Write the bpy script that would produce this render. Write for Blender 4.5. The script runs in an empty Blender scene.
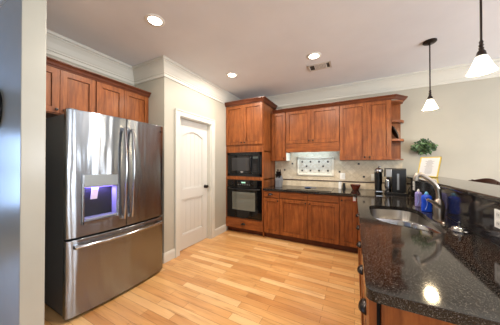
import bpy, bmesh, math, random
from mathutils import Vector, Matrix
PI = math.pi
S = bpy.context.scene
COL = S.collection

# ------------------------------------------------------------------ camera
CAM_H = 1.36
cam_d = bpy.data.cameras.new('camera')
cam_d.sensor_width = 36.0
cam_d.lens = 36.0 * 200.1 / 500.0
cam_d.clip_start = 0.02
cam = bpy.data.objects.new('camera', cam_d)
COL.objects.link(cam)
cam.location = (0, 0, CAM_H)
cam.rotation_euler = (math.radians(90.40), 0, math.radians(27.44))
S.camera = cam

# ------------------------------------------------------------------ world, daylight, exposure
W = bpy.data.worlds.new('world')
S.world = W
W.use_nodes = True
W.node_tree.nodes['Background'].inputs[0].default_value = (0.80, 0.90, 1.0, 1)
W.node_tree.nodes['Background'].inputs[1].default_value = 1.6


def area(name, loc, target, sx, sy, watts, col, spread=PI):
    d = bpy.data.lights.new(name, 'AREA')
    d.shape = 'RECTANGLE'
    d.size = sx
    d.size_y = sy
    d.energy = watts
    d.color = col
    d.spread = spread
    o = bpy.data.objects.new(name, d)
    COL.objects.link(o)
    o.location = loc
    v = Vector(target) - Vector(loc)
    o.rotation_euler = v.to_track_quat('-Z', 'Y').to_euler()
    return o


# daylight through the windows (one lamp in each opening)
area('daylight_dining_near', (4.16, -1.4, 1.45), (0, -1.4, 3.6), 1.0, 1.7, 115, (0.90, 0.95, 1.0))
area('daylight_dining_middle', (4.16, 0.6, 1.45), (0, 0.6, 3.6), 1.0, 1.7, 115, (0.90, 0.95, 1.0))
area('daylight_dining_far', (4.16, 2.6, 1.45), (0, 2.6, 3.6), 1.0, 1.7, 115, (0.90, 0.95, 1.0))
area('daylight_rear', (0.9, -3.12, 1.5), (0.9, 0, 3.4), 3.4, 1.9, 32, (0.90, 0.95, 1.0))
area('daylight_hall', (-5.9, -1.2, 1.25), (-2.5, 0.2, 2.0), 1.6, 1.5, 90, (0.36, 0.58, 1.0))

S.view_settings.view_transform = 'Standard'
S.view_settings.look = 'None'
S.view_settings.gamma = 1.0
S.view_settings.use_curve_mapping = False
S.view_settings.exposure = -0.3
S.cycles.use_denoising = True
S.cycles.max_bounces = 10
S.cycles.diffuse_bounces = 6
S.cycles.glossy_bounces = 5
S.cycles.caustics_reflective = False
S.cycles.caustics_refractive = False
S.cycles.sample_clamp_indirect = 6.0

# ------------------------------------------------------------------ materials
def lin(c):
    c /= 255.0
    return c / 12.92 if c <= 0.04045 else ((c + 0.055) / 1.055) ** 2.4


def rgb(r, g, b):
    return (lin(r), lin(g), lin(b), 1)


class M_:
    pass


M = M_()


def mat(name, col, rough=0.5, metal=0.0, coat=0.0, trans=0.0, emit=None, es=0.0, spec=0.5, ior=1.45):
    m = bpy.data.materials.new(name)
    m.use_nodes = True
    b = m.node_tree.nodes['Principled BSDF']
    b.inputs['Base Color'].default_value = col
    b.inputs['Roughness'].default_value = rough
    b.inputs['Metallic'].default_value = metal
    b.inputs['Coat Weight'].default_value = coat
    b.inputs['Transmission Weight'].default_value = trans
    b.inputs['Specular IOR Level'].default_value = spec
    b.inputs['IOR'].default_value = ior
    if emit:
        b.inputs['Emission Color'].default_value = emit
        b.inputs['Emission Strength'].default_value = es
    return m


def nodes(m):
    nt = m.node_tree
    return nt, nt.nodes, nt.links, nt.nodes['Principled BSDF']


def coords(nt, scale=(1, 1, 1), rot=(0, 0, 0), kind='Object'):
    tc = nt.nodes.new('ShaderNodeTexCoord')
    mp = nt.nodes.new('ShaderNodeMapping')
    mp.inputs['Scale'].default_value = scale
    mp.inputs['Rotation'].default_value = rot
    nt.links.new(tc.outputs[kind], mp.inputs['Vector'])
    return mp.outputs['Vector']


def noise(nt, vec, scale, detail=4, rough=0.55, dist=0.0):
    n = nt.nodes.new('ShaderNodeTexNoise')
    n.inputs['Scale'].default_value = scale
    n.inputs['Detail'].default_value = detail
    n.inputs['Roughness'].default_value = rough
    n.inputs['Distortion'].default_value = dist
    nt.links.new(vec, n.inputs['Vector'])
    return n.outputs['Fac']


def ramp(nt, fac, stops):
    r = nt.nodes.new('ShaderNodeValToRGB')
    e = r.color_ramp.elements
    while len(e) < len(stops):
        e.new(0.5)
    for el, (p, c) in zip(e, stops):
        el.position = p
        el.color = c
    nt.links.new(fac, r.inputs['Fac'])
    return r.outputs['Color']


def mix(nt, a, b, fac, mode='MIX'):
    n = nt.nodes.new('ShaderNodeMix')
    n.data_type = 'RGBA'
    n.blend_type = mode
    for k, v in ((6, a), (7, b), (0, fac)):
        if hasattr(v, 'is_linked'):
            nt.links.new(v, n.inputs[k])
        else:
            n.inputs[k].default_value = v
    return n.outputs[2]


def bump(nt, bsdf, fac, strength, dist=0.01):
    b = nt.nodes.new('ShaderNodeBump')
    b.inputs['Strength'].default_value = strength
    b.inputs['Distance'].default_value = dist
    nt.links.new(fac, b.inputs['Height'])
    nt.links.new(b.outputs['Normal'], bsdf.inputs['Normal'])


def wood(name, dark, mid, light, scale, rough=0.42):
    m = mat(name, mid, rough, coat=0.12, spec=0.35)
    m.node_tree.nodes['Principled BSDF'].inputs['Coat Roughness'].default_value = 0.2
    nt, N, L, b = nodes(m)
    v = coords(nt, scale)
    f1 = noise(nt, v, 1.0, 6, 0.62, 0.6)
    v2 = coords(nt, (7, 7, 4))
    f2 = noise(nt, v2, 1.0, 4, .6, .5)
    c1 = ramp(nt, f1, [(0.2, dark), (0.5, mid), (0.8, light)])
    c2 = ramp(nt, f2, [(0.3, (0.74, 0.72, 0.70, 1)), (0.7, (1.18, 1.16, 1.14, 1))])
    L.new(mix(nt, c1, c2, 1.0, 'MULTIPLY'), b.inputs['Base Color'])
    bump(nt, b, f1, 0.05, 0.002)
    return m


CH = (rgb(88, 42, 19), rgb(131, 73, 34), rgb(160, 98, 50))
M.wood_v = wood('cherry_wood', *CH, (30, 30, 3.0))
M.wood_h = wood('cherry_wood_horizontal', *CH, (3, 30, 30))
M.wood_y = wood('cherry_wood_lengthwise', *CH, (30, 3, 30))
M.wood_crown = wood('cherry_crown_wood', rgb(66, 30, 16), rgb(92, 46, 24), rgb(116, 62, 34), (3, 3, 30))
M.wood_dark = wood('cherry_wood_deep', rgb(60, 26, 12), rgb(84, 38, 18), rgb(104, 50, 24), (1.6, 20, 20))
M.walnut = wood('dark_chair_wood', rgb(38, 18, 12), rgb(58, 28, 20), rgb(76, 38, 28), (12, 3, 12))


def paint(name, c, rough, var=0.03, spec=0.5):
    m = mat(name, c, rough, spec=spec)
    nt, N, L, b = nodes(m)
    f = noise(nt, coords(nt, (1, 1, 1)), 2.2, 4)
    d = tuple(max(0, x * (1 - var * 2)) for x in c[:3]) + (1,)
    u = tuple(min(1, x * (1 + var)) for x in c[:3]) + (1,)
    L.new(ramp(nt, f, [(0.3, d), (0.7, u)]), b.inputs['Base Color'])
    f2 = noise(nt, coords(nt, (1, 1, 1)), 160, 2)
    bump(nt, b, f2, 0.04, 0.002)
    return m


M.wall = paint('greige_wall_paint', rgb(172, 168, 155), 0.55)
M.wall_satin = paint('greige_satin_wall_paint', rgb(176, 177, 168), 0.24)
M.ceiling = paint('ceiling_paint', rgb(220, 222, 227), 0.8, 0.02)
M.trim = paint('white_trim_paint', rgb(203, 202, 193), 0.35, 0.01)
M.door = paint('white_door_paint', rgb(202, 201, 195), 0.38, 0.01)


def floor_mat():
    m = mat('oak_floor', rgb(214, 160, 96), 0.28, coat=0.35)
    nt, N, L, b = nodes(m)
    b.inputs['Coat Roughness'].default_value = 0.14
    v = coords(nt)
    br = N.new('ShaderNodeTexBrick')
    br.offset = 0.37
    br.offset_frequency = 2
    br.inputs['Scale'].default_value = 1.0
    br.inputs['Brick Width'].default_value = 0.72
    br.inputs['Row Height'].default_value = 0.082
    br.inputs['Mortar Size'].default_value = 0.0012
    br.inputs['Mortar Smooth'].default_value = 0.3
    br.inputs['Bias'].default_value = 0.0
    br.inputs['Color1'].default_value = (0, 0, 0, 1)
    br.inputs['Color2'].default_value = (1, 1, 1, 1)
    br.inputs['Mortar'].default_value = (0.0, 0.0, 0.0, 1)
    L.new(v, br.inputs['Vector'])
    # every board has its own tone
    tone = ramp(nt, br.outputs['Color'], [(0.0, rgb(188, 134, 82)), (0.4, rgb(206, 156, 100)), (0.75, rgb(214, 168, 112)), (1.0, rgb(226, 188, 138))])
    g1 = noise(nt, coords(nt, (2.2, 34, 1)), 1.0, 6, 0.62, 0.9)
    grain = ramp(nt, g1, [(0.28, (0.62, 0.52, 0.42, 1)), (0.45, (1, 1, 1, 1)), (0.75, (1.12, 1.1, 1.06, 1))])
    c = mix(nt, tone, grain, 0.75, 'MULTIPLY')
    g2 = noise(nt, coords(nt, (1.8, 8, 1)), 1.0, 3, 0.5, 0.4)
    patch = ramp(nt, g2, [(0.3, (0.84, 0.76, 0.66, 1)), (0.65, (1.08, 1.07, 1.04, 1))])
    c = mix(nt, c, patch, 0.8, 'MULTIPLY')
    c = mix(nt, c, rgb(96, 52, 24), br.outputs['Fac'])
    L.new(c, b.inputs['Base Color'])
    bump(nt, b, br.outputs['Fac'], -0.25, 0.002)
    return m


M.floor = floor_mat()


def granite(name, base, mid, speck, rough):
    m = mat(name, base, rough, spec=0.6)
    nt, N, L, b = nodes(m)
    v = coords(nt)
    f1 = noise(nt, v, 260, 3, 0.7)
    c = ramp(nt, f1, [(0.40, base), (0.58, mid), (0.72, speck)])
    vo = N.new('ShaderNodeTexVoronoi')
    vo.inputs['Scale'].default_value = 330
    L.new(v, vo.inputs['Vector'])
    sp = ramp(nt, vo.outputs['Distance'], [(0.06, (1, 1, 1, 1)), (0.2, (0, 0, 0, 1))])
    c = mix(nt, c, rgb(150, 138, 128), sp)
    L.new(c, b.inputs['Base Color'])
    return m


M.granite = granite('speckled_black_granite', rgb(10, 9, 9), rgb(27, 24, 22), rgb(150, 140, 130), 0.075)
M.granite_dark = granite('black_granite', rgb(18, 17, 19), rgb(34, 32, 34), rgb(62, 58, 58), 0.10)


def tile_mat(name, size, rot45, c1, c2):
    m = mat(name, c1, 0.4)
    nt, N, L, b = nodes(m)
    # tiles lie in the X-Z plane of the back wall
    tc = N.new('ShaderNodeTexCoord')
    mp = N.new('ShaderNodeMapping')
    mp.vector_type = 'POINT'
    mp.inputs['Rotation'].default_value = (PI / 2, 0, 0)
    L.new(tc.outputs['Object'], mp.inputs['Vector'])
    mp2 = N.new('ShaderNodeMapping')
    mp2.inputs['Rotation'].default_value = (0, 0, PI / 4 if rot45 else 0)
    mp2.inputs['Location'].default_value = (0.02, 0.03 if rot45 else 0.0, 0)
    L.new(mp.outputs['Vector'], mp2.inputs['Vector'])
    br = N.new('ShaderNodeTexBrick')
    br.offset = 0.0
    br.inputs['Scale'].default_value = 1.0
    br.inputs['Brick Width'].default_value = size
    br.inputs['Row Height'].default_value = size
    br.inputs['Mortar Size'].default_value = 0.0018
    br.inputs['Color1'].default_value = c1
    br.inputs['Color2'].default_value = c2
    br.inputs['Mortar'].default_value = rgb(196, 182, 158)
    L.new(mp2.outputs['Vector'], br.inputs['Vector'])
    f = noise(nt, coords(nt, (1, 1, 1)), 22, 5, 0.6)
    v = ramp(nt, f, [(0.3, (0.84, 0.82, 0.78, 1)), (0.65, (1.04, 1.03, 1.02, 1))])
    L.new(mix(nt, br.outputs['Color'], v, 0.9, 'MULTIPLY'), b.inputs['Base Color'])
    bump(nt, b, br.outputs['Fac'], -0.3, 0.002)
    return m


M.tile_diag = tile_mat('travertine_diagonal_tile', 0.102, True, rgb(208, 194, 168), rgb(222, 210, 188))
M.tile_field = tile_mat('pale_field_tile', 0.056, True, rgb(206, 204, 192), rgb(216, 215, 206))
M.tile_sq = tile_mat('travertine_square_tile', 0.102, False, rgb(206, 190, 162), rgb(220, 206, 182))
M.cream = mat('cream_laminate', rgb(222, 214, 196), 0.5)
M.tile_dot = mat('dark_accent_tile', rgb(40, 34, 34), 0.3)
M.liner = mat('dark_liner_tile', rgb(70, 52, 44), 0.35)


AROT = 0.25


def steel_mat(name, c, rough, wav):
    m = mat(name, c, rough, metal=1.0)
    nt, N, L, b = nodes(m)
    f = noise(nt, coords(nt, (5.5, 5.5, .9)), 1.0, 2, 0.4)
    f2 = noise(nt, coords(nt, (4, 4, 500)), 1.0, 2, 0.5)
    r = N.new('ShaderNodeMapRange')
    r.inputs['To Min'].default_value = rough * 0.8
    r.inputs['To Max'].default_value = rough * 1.25
    L.new(f2, r.inputs['Value'])
    L.new(r.outputs['Result'], b.inputs['Roughness'])
    b.inputs['Anisotropic'].default_value = 0.85
    b.inputs['Anisotropic Rotation'].default_value = AROT
    tg = N.new('ShaderNodeTangent')
    tg.direction_type = 'RADIAL'
    tg.axis = 'Z'
    L.new(tg.outputs['Tangent'], b.inputs['Tangent'])
    bump(nt, b, f, wav, 0.02)
    return m


M.steel = steel_mat('brushed_stainless_steel', rgb(146, 150, 156), 0.22, 0.85)
M.sink = steel_mat('sink_stainless_steel', rgb(160, 156, 150), 0.32, 0.1)
M.chrome = mat('chrome', rgb(178, 178, 180), 0.14, metal=1.0)
M.nickel = mat('brushed_nickel', rgb(180, 170, 158), 0.28, metal=1.0)
M.pewter = mat('dark_pewter', rgb(62, 57, 55), 0.32, metal=1.0)
M.bronze = mat('dark_bronze', rgb(46, 38, 34), 0.4, metal=0.7)
M.black = mat('black_plastic', rgb(18, 18, 20), 0.3)
M.black_gloss = mat('black_glass', rgb(8, 8, 10), 0.06)
M.oven_glass = mat('oven_window_glass', rgb(120, 124, 118), 0.06, metal=.45)
M.fridge_side = mat('dark_grey_fridge_side', rgb(78, 80, 84), 0.45)
M.gasket = mat('dark_gasket', rgb(24, 24, 26), 0.6)
M.panel_grey = mat('grey_control_panel', rgb(150, 158, 162), 0.3, metal=0.3)
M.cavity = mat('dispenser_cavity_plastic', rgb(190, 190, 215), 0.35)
M.paddle = mat('clear_paddle_plastic', rgb(222, 214, 230), 0.2)
M.white_pl = mat('white_plastic', rgb(232, 230, 224), 0.4)
M.white_vent = mat('white_vent_metal', rgb(205, 198, 190), 0.5)
M.vent_dark = mat('vent_shadow_box', rgb(60, 55, 50), 0.8)
M.gold = mat('gold_frame', rgb(172, 152, 62), 0.4, metal=0.3)
M.paper = mat('white_paper', rgb(196, 199, 206), 0.7)
M.ink = mat('grey_print', rgb(120, 124, 134), 0.8)
M.leaf = mat('green_leaf', rgb(44, 70, 40), 0.45)
M.leaf2 = mat('pale_green_leaf', rgb(92, 122, 78), 0.45)
M.stem = mat('plant_stem', rgb(84, 70, 46), 0.7)
M.bowl = mat('red_brown_glaze', rgb(112, 50, 36), 0.25)
M.purple = mat('clear_violet_soap', rgb(160, 152, 222), 0.1, trans=0.3)
M.blue = mat('blue_dish_soap', rgb(28, 78, 214), 0.1, trans=0.15)
M.blue_cap = mat('light_blue_cap', rgb(110, 180, 220), 0.35)
M.label_b = mat('pale_label', rgb(150, 180, 235), 0.5)
M.spoon = mat('blue_ceramic', rgb(50, 74, 112), 0.3)
M.tag = mat('white_tag', rgb(226, 228, 234), 0.5)
M.tag_red = mat('red_print', rgb(170, 60, 52), 0.5)
M.clockface = mat('white_clock_face', rgb(225, 230, 240), 0.4)
M.lens = mat('lamp_lens', rgb(255, 250, 240), 0.5, emit=(1.0, 0.93, 0.82, 1), es=14)
M.shade = mat('frosted_glass_shade', rgb(250, 245, 232), 0.5, emit=(1.0, 0.90, 0.70, 1), es=1.6)
M.led = mat('violet_led', rgb(120, 110, 255), 0.5, emit=(0.22, 0.16, 1.0, 1), es=5.0)
M.display = mat('oven_display', rgb(150, 200, 180), 0.4, emit=(0.5, 0.9, 0.75, 1), es=0.6)
M.window_frame = mat('window_frame_paint', rgb(225, 225, 220), 0.4)

# ------------------------------------------------------------------ mesh helpers
def offset_of(o):
    v = Vector((0, 0, 0))
    while o is not None:
        v += o.location
        o = o.parent
    return v


def setp(o, label=None, cat=None, group=None, kind=None):
    if label:
        o['label'] = label
    if cat:
        o['category'] = cat
    if group:
        o['group'] = group
    if kind:
        o['kind'] = kind
    return o


def thing(name, label, cat, loc=(0, 0, 0), group=None, rot=(0, 0, 0)):
    o = bpy.data.objects.new(name, None)
    o.empty_display_size = 0.05
    COL.objects.link(o)
    o.location = loc
    o.rotation_euler = rot
    return setp(o, label, cat, group)


IDENT = lambda p: p


class MB:
    def __init__(self, f=IDENT):
        self.bm = bmesh.new()
        self.f = f

    def v(self, p):
        return self.bm.verts.new(self.f(p))

    def face(self, vs):
        try:
            return self.bm.faces.new(vs)
        except ValueError:
            return None

    def box(self, x0, x1, y0, y1, z0, z1):
        c = [self.v((x, y, z)) for x in (x0, x1) for y in (y0, y1) for z in (z0, z1)]
        for q in ((0, 1, 3, 2), (4, 6, 7, 5), (0, 4, 5, 1), (2, 3, 7, 6), (0, 2, 6, 4), (1, 5, 7, 3)):
            self.face([c[i] for i in q])
        return self

    def loops(self, rings, cap0=True, cap1=True, closed=True):
        R = [[self.v(p) for p in r] for r in rings]
        n = len(R[0])
        for a, b in zip(R, R[1:]):
            for i in range(n if closed else n - 1):
                j = (i + 1) % n
                self.face([a[i], a[j], b[j], b[i]])
        if cap0:
            self.face(R[0][::-1])
        if cap1:
            self.face(R[-1])
        return self

    def lathe(self, c, prof, seg=24, axis='z', cap0=True, cap1=True, sx=1.0, sy=1.0):
        rings = []
        for r, h in prof:
            ring = []
            for k in range(seg):
                a = 2 * PI * k / seg
                p, q = r * math.cos(a) * sx, r * math.sin(a) * sy
                if axis == 'z':
                    ring.append((c[0] + p, c[1] + q, c[2] + h))
                elif axis == 'y':
                    ring.append((c[0] + p, c[1] + h, c[2] + q))
                else:
                    ring.append((c[0] + h, c[1] + p, c[2] + q))
            rings.append(ring)
        return self.loops(rings, cap0, cap1)

    def tube(self, pts, r, seg=12, flat=1.0):
        pts = [Vector(p) for p in pts]
        rs = r if isinstance(r, (list, tuple)) else [r] * len(pts)
        rings = []
        ref = Vector((0, 0, 1))
        for i, p in enumerate(pts):
            d = (pts[min(i + 1, len(pts) - 1)] - pts[max(i - 1, 0)]).normalized()
            if abs(d.dot(ref)) > 0.98:
                ref = Vector((0, 1, 0)) if abs(d.y) < 0.9 else Vector((1, 0, 0))
            a = d.cross(ref).normalized()
            b = a.cross(d).normalized()
            ref = b
            rings.append([tuple(p + a * rs[i] * math.cos(2 * PI * k / seg) + b * rs[i] * flat * math.sin(2 * PI * k / seg)) for k in range(seg)])
        return self.loops(rings)

    def prism(self, poly, axis, a, b):
        def P(u, w, t):
            return {'z': (u, w, t), 'y': (u, t, w), 'x': (t, u, w)}[axis]
        return self.loops([[P(u, w, a) for u, w in poly], [P(u, w, b) for u, w in poly]])

    def sweep(self, path, prof, closed=False):
        """profile (offset to the right of the path, z) along a polyline in plan, mitred."""
        n = len(path)
        rings = []
        for i in range(n):
            p = Vector(path[i])
            def nrm(a, b):
                d = (Vector(b) - Vector(a)).normalized()
                return Vector((d.y, -d.x))
            if i == 0:
                m = nrm(path[0], path[1])
            elif i == n - 1:
                m = nrm(path[-2], path[-1])
            else:
                n1, n2 = nrm(path[i - 1], path[i]), nrm(path[i], path[i + 1])
                m = (n1 + n2) / (1 + n1.dot(n2))
            rings.append([(p.x + m.x * o, p.y + m.y * o, z) for o, z in prof])
        return self.loops(rings)

    def build(self, name, material, parent=None, smooth=False, bevel=0.0, seg=2, local=False, label=None, solid=0.0):
        bm = self.bm
        bmesh.ops.remove_doubles(bm, verts=bm.verts, dist=1e-6)
        bmesh.ops.recalc_face_normals(bm, faces=bm.faces)
        if parent is not None and not local:
            off = offset_of(parent)
            for v in bm.verts:
                v.co -= off
        me = bpy.data.meshes.new(name)
        bm.to_mesh(me)
        bm.free()
        for mm in (material if isinstance(material, list) else [material]):
            me.materials.append(mm)
        o = bpy.data.objects.new(name, me)
        COL.objects.link(o)
        if parent is not None:
            o.parent = parent
        if smooth:
            for p in me.polygons:
                p.use_smooth = True
            try:
                me.set_sharp_from_angle(angle=math.radians(40))
            except Exception:
                pass
        if solid:
            md = o.modifiers.new('thick', 'SOLIDIFY')
            md.thickness = solid
            md.offset = 0
        if bevel:
            md = o.modifiers.new('bevel', 'BEVEL')
            md.width = bevel
            md.segments = seg
            md.limit_method = 'ANGLE'
            md.angle_limit = math.radians(50)
            md.harden_normals = False
        if label:
            o['label'] = label
        return o


def box(name, x0, x1, y0, y1, z0, z1, m, parent=None, bevel=0.0, f=IDENT, label=None):
    return MB(f).box(x0, x1, y0, y1, z0, z1).build(name, m, parent, bevel=bevel, label=label)


def structure(o):
    o['kind'] = 'structure'
    return o


def copy_tree(o, parent=None):
    c = o.copy()
    COL.objects.link(c)
    c.parent = parent
    for ch in [x for x in bpy.data.objects if x.parent == o]:
        copy_tree(ch, c)
    return c


# ------------------------------------------------------------------ the room
CEIL = 2.79
XF = -2.98      # wall behind the fridge
YP = 1.90       # face of the pantry box beside the fridge
XD = -2.318     # wall with the white door
YB = 4.04       # back wall
XR = 4.2
YR = -3.2
XL = -6.0
ST0, ST1, STX = 0.475, 0.597, -1.957    # wall stub at the left of the fridge

structure(box('floor', XL - .1, XR + .1, YR - .1, YB + .1, -0.08, 0, M.floor))
structure(box('ceiling', XL - .1, XR + .1, YR - .1, YB + .1, CEIL, CEIL + 0.08, M.ceiling))
structure(box('wall_back', XF - .1, XR + .1, YB, YB + 0.1, 0, CEIL, M.wall))
structure(box('wall_fridge', XF - .1, XF, ST1, YP, 0, CEIL, M.wall))
structure(box('wall_pantry_front', XF - .1, XD - 0.115, YP, YP + 0.1, 0, CEIL, M.wall))
DY0, DY1, DZ = 2.165, 2.915, 2.085      # door opening
structure(MB().box(XD - .115, XD, YP, DY0, 0, CEIL).box(XD - .115, XD, DY1, YB, 0, CEIL).box(XD - .115, XD, DY0, DY1, DZ, CEIL).build('wall_pantry_side', M.wall))
structure(box('wall_left_stub', XL, STX, ST0, ST1, 0, CEIL, M.wall_satin, bevel=0.004))


def wall_with_windows(name, axis, at, u0, u1, wins, z0w, z1w, t):
    b = MB()
    def bx(a, c, z0, z1):
        if axis == 'x':
            b.box(min(at, at + t), max(at, at + t), a, c, z0, z1)
        else:
            b.box(a, c, min(at, at + t), max(at, at + t), z0, z1)
    cur = u0
    for a, c in wins:
        bx(cur, a, 0, CEIL)
        bx(a, c, 0, z0w)
        bx(a, c, z1w, CEIL)
        cur = c
    bx(cur, u1, 0, CEIL)
    return structure(b.build(name, M.wall))


wall_with_windows('wall_right', 'x', XR, YR, YB, [(-1.9, -0.9), (0.1, 1.1), (2.1, 3.1)], 0.6, 2.3, 0.1)
wall_with_windows('wall_rear', 'y', YR, XL, XR, [(-0.8, 2.6)], 0.55, 2.45, -0.1)
wall_with_windows('wall_left', 'x', XL, YR, ST1, [(-2.0, -0.4)], 0.5, 2.0, -0.1)


def window(name, axis, at, u0, u1, z0, z1, nm):
    b = MB()
    w = 0.05
    def bx(a, c, q0, q1, d=0.03):
        if axis == 'x':
            b.box(at - d, at + d, a, c, q0, q1)
        else:
            b.box(a, c, at - d, at + d, q0, q1)
    bx(u0, u0 + w, z0, z1); bx(u1 - w, u1, z0, z1); bx(u0, u1, z0, z0 + w); bx(u0, u1, z1 - w, z1)
    zm = (z0 + z1) / 2
    bx(u0, u1, zm - .02, zm + .02, 0.02)
    for k in range(1, nm):
        u = u0 + (u1 - u0) * k / nm
        bx(u - .02, u + .02, z0, z1, 0.02)
    return structure(b.build(name, M.window_frame))


window('window_1', 'x', XR + 0.05, -1.9, -0.9, 0.6, 2.3, 1)
window('window_2', 'x', XR + 0.05, 0.1, 1.1, 0.6, 2.3, 1)
window('window_3', 'x', XR + 0.05, 2.1, 3.1, 0.6, 2.3, 1)
window('window_4', 'y', YR - 0.05, -0.8, 2.6, 0.55, 2.45, 3)
window('window_5', 'x', XL - 0.05, -2.0, -0.4, 0.5, 2.0, 2)

structure(box('wall_light_block', -1.12, -1.0, YR, -0.2, 0, CEIL, M.wall))  # unseen partition added to keep rear daylight off the stub's near face
# crown mouldings
CR = [(0, -0.225), (0.01, -0.225), (0.013, -0.218), (0.013, -0.185), (0.022, -0.178), (0.022, -0.165), (0.03, -0.15), (0.05, -0.1),
      (0.072, -0.058), (0.082, -0.046), (0.082, -0.034), (0.096, -0.028), (0.1, -0.014), (0.1, 0), (0, 0)]
CRZ = [(o, CEIL + z) for o, z in CR]
structure(MB().sweep([(XF, ST1), (XF, YP), (XD, YP), (XD, YB), (XR, YB)], CRZ).build('trim_1', M.trim))
structure(MB().sweep([(XL, ST0), (STX, ST0)], CRZ).build('trim_2', M.trim))

# baseboards
BBP = [(0, 0), (0.016, 0), (0.016, 0.10), (0.011, 0.125), (0.006, 0.135), (0, 0.135)]
structure(MB().sweep([(-2.9, YP), (XD, YP), (XD, 2.08)], BBP).build('baseboard_pantry_front', M.trim))
structure(MB().sweep([(XD, 3.0), (XD, 3.395)], BBP).build('baseboard_pantry_side', M.trim))
structure(MB().sweep([(0.9, YB), (XR, YB)], BBP).build('baseboard_back', M.trim))

# door casing, jamb and the door
b = MB()
cw, ct = 0.085, 0.02
for y0, y1, z0, z1 in ((DY0 - cw, DY0 + .004, 0, DZ - .004), (DY1 - .004, DY1 + cw, 0, DZ - .004), (DY0 - cw, DY1 + cw, DZ - .004, DZ + cw)):
    b.box(XD, XD + ct, y0, y1, z0, z1)
for y0, y1, z0, z1 in ((DY0 - cw, DY0 - cw + .02, 0, DZ + cw), (DY1 + cw - .02, DY1 + cw, 0, DZ + cw), (DY0 - cw, DY1 + cw, DZ + cw - .02, DZ + cw)):
    b.box(XD + ct - .001, XD + ct + .008, y0, y1, z0, z1)
structure(b.build('trim_3', M.trim, bevel=0.003))
b = MB()
b.box(XD - .115, XD, DY0, DY0 + .016, 0, DZ).box(XD - .115, XD, DY1 - .016, DY1, 0, DZ).box(XD - .115, XD, DY0, DY1, DZ - .016, DZ)
structure(b.build('trim_4', M.trim))


def pantry_door():
    y0, y1, z0, z1 = DY0 + .018, DY1 - .018, 0.012, DZ - .018
    xf = XD - 0.075
    xb = xf - 0.035
    root = bpy.data.objects.new('door_1', None)
    COL.objects.link(root)
    root.location = (xb, (y0 + y1) / 2, 0)
    setp(root, 'white two-panel pantry door with arched upper panel and plank grooves', kind='structure')
    st = 0.115
    a0, a1 = y0 + st, y1 - st
    b = MB()
    def bx(p, q, r, s):
        b.box(xb, xf, p, q, r, s)
    bx(y0, a0, z0, z1); bx(a1, y1, z0, z1)
    bx(a0, a1, z0, 0.24); bx(a0, a1, 0.80, 0.96)
    # arched top rail
    n = 14
    arch = []
    for k in range(n + 1):
        u = a0 + (a1 - a0) * k / n
        t = (k / n - 0.5) * 2
        arch.append((u, 1.80 + 0.085 * math.cos(t * PI / 2) ** 1.0))
    for (u, w), (u2, w2) in zip(arch, arch[1:]):
        vs = [(u, w), (u2, w2), (u2, z1), (u, z1)]
        b.prism(vs, 'x', xb, xf)
    b.build('door_frame', M.door, root, bevel=0.004)
    b = MB()
    def panel(zb, ztop):
        npl = 5
        wd = (a1 - a0) / npl
        for k in range(npl):
            p, q = a0 + wd * k + .0018, a0 + wd * (k + 1) - .0018
            def zt(u):
                t = ((u - a0) / (a1 - a0) - 0.5) * 2
                return ztop if ztop < 1 else 1.80 + 0.085 * math.cos(t * PI / 2) + .004
            b.prism([(p, zb), (q, zb), (q, zt(q)), ((p + q) / 2, zt((p + q) / 2)), (p, zt(p))], 'x', xb + .004, xf - .017)
        b.box(xb + .004, xf - .019, a0 - .002, a1 + .002, zb - .002, ztop)
    for zb, zt_ in ((0.24, 0.80), (0.96, 1.80)):
        b.box(xf - .018, xf - .004, a0, a0 + .014, zb, zt_).box(xf - .018, xf - .004, a1 - .014, a1, zb, zt_)
        b.box(xf - .018, xf - .004, a0, a1, zb, zb + .014)
        if zt_ < 1:
            b.box(xf - .018, xf - .004, a0, a1, zt_ - .014, zt_)
    panel(0.238, 0.802)
    panel(0.958, 1.80)
    b.build('door_panels', M.door, root)
    yk = y1 - 0.06
    k = MB().lathe((xf, yk, 0.955), [(0.03, 0), (0.03, 0.006), (0.012, 0.01), (0.011, 0.03), (0.026, 0.036), (0.03, 0.05), (0.024, 0.064), (0.008, 0.069)], 20, 'x')
    k.build('door_knob', M.bronze, root, smooth=True, label='dark bronze round knob')
    for z in (0.2, 1.05, 1.9):
        MB().lathe((xf + .004, y0 - .001, z), [(0.005, -.045), (0.005, .045)], 8).build('hinge', M.nickel, root)


pantry_door()

# back-wall tiles (fixed to the wall)
XT = -1.487     # right side of the oven cabinet
b = MB().box(XT, 0.70, YB - .008, YB, 1.05, 1.43).box(-1.16, -0.215, YB - .008, YB, 1.43, 1.72)
structure(b.build('trim_5', M.tile_diag))
structure(box('trim_6', XT, 0.70, YB - .008, YB, 0.915, 1.03, M.tile_sq))
structure(box('trim_7', XT, 0.70, YB - .016, YB, 1.03, 1.05, M.liner, bevel=0.004))
b = MB()
for x, z in ((-1.115, 1.365), (-1.28, 1.235), (-0.235, 1.215), (0.075, 1.36), (0.155, 1.135), (0.36, 1.25), (-1.40, 1.15)):
    b.box(x - .016, x + .016, YB - .012, YB - .004, z - .016, z + .016)
structure(b.build('trim_8', M.tile_dot))

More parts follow.
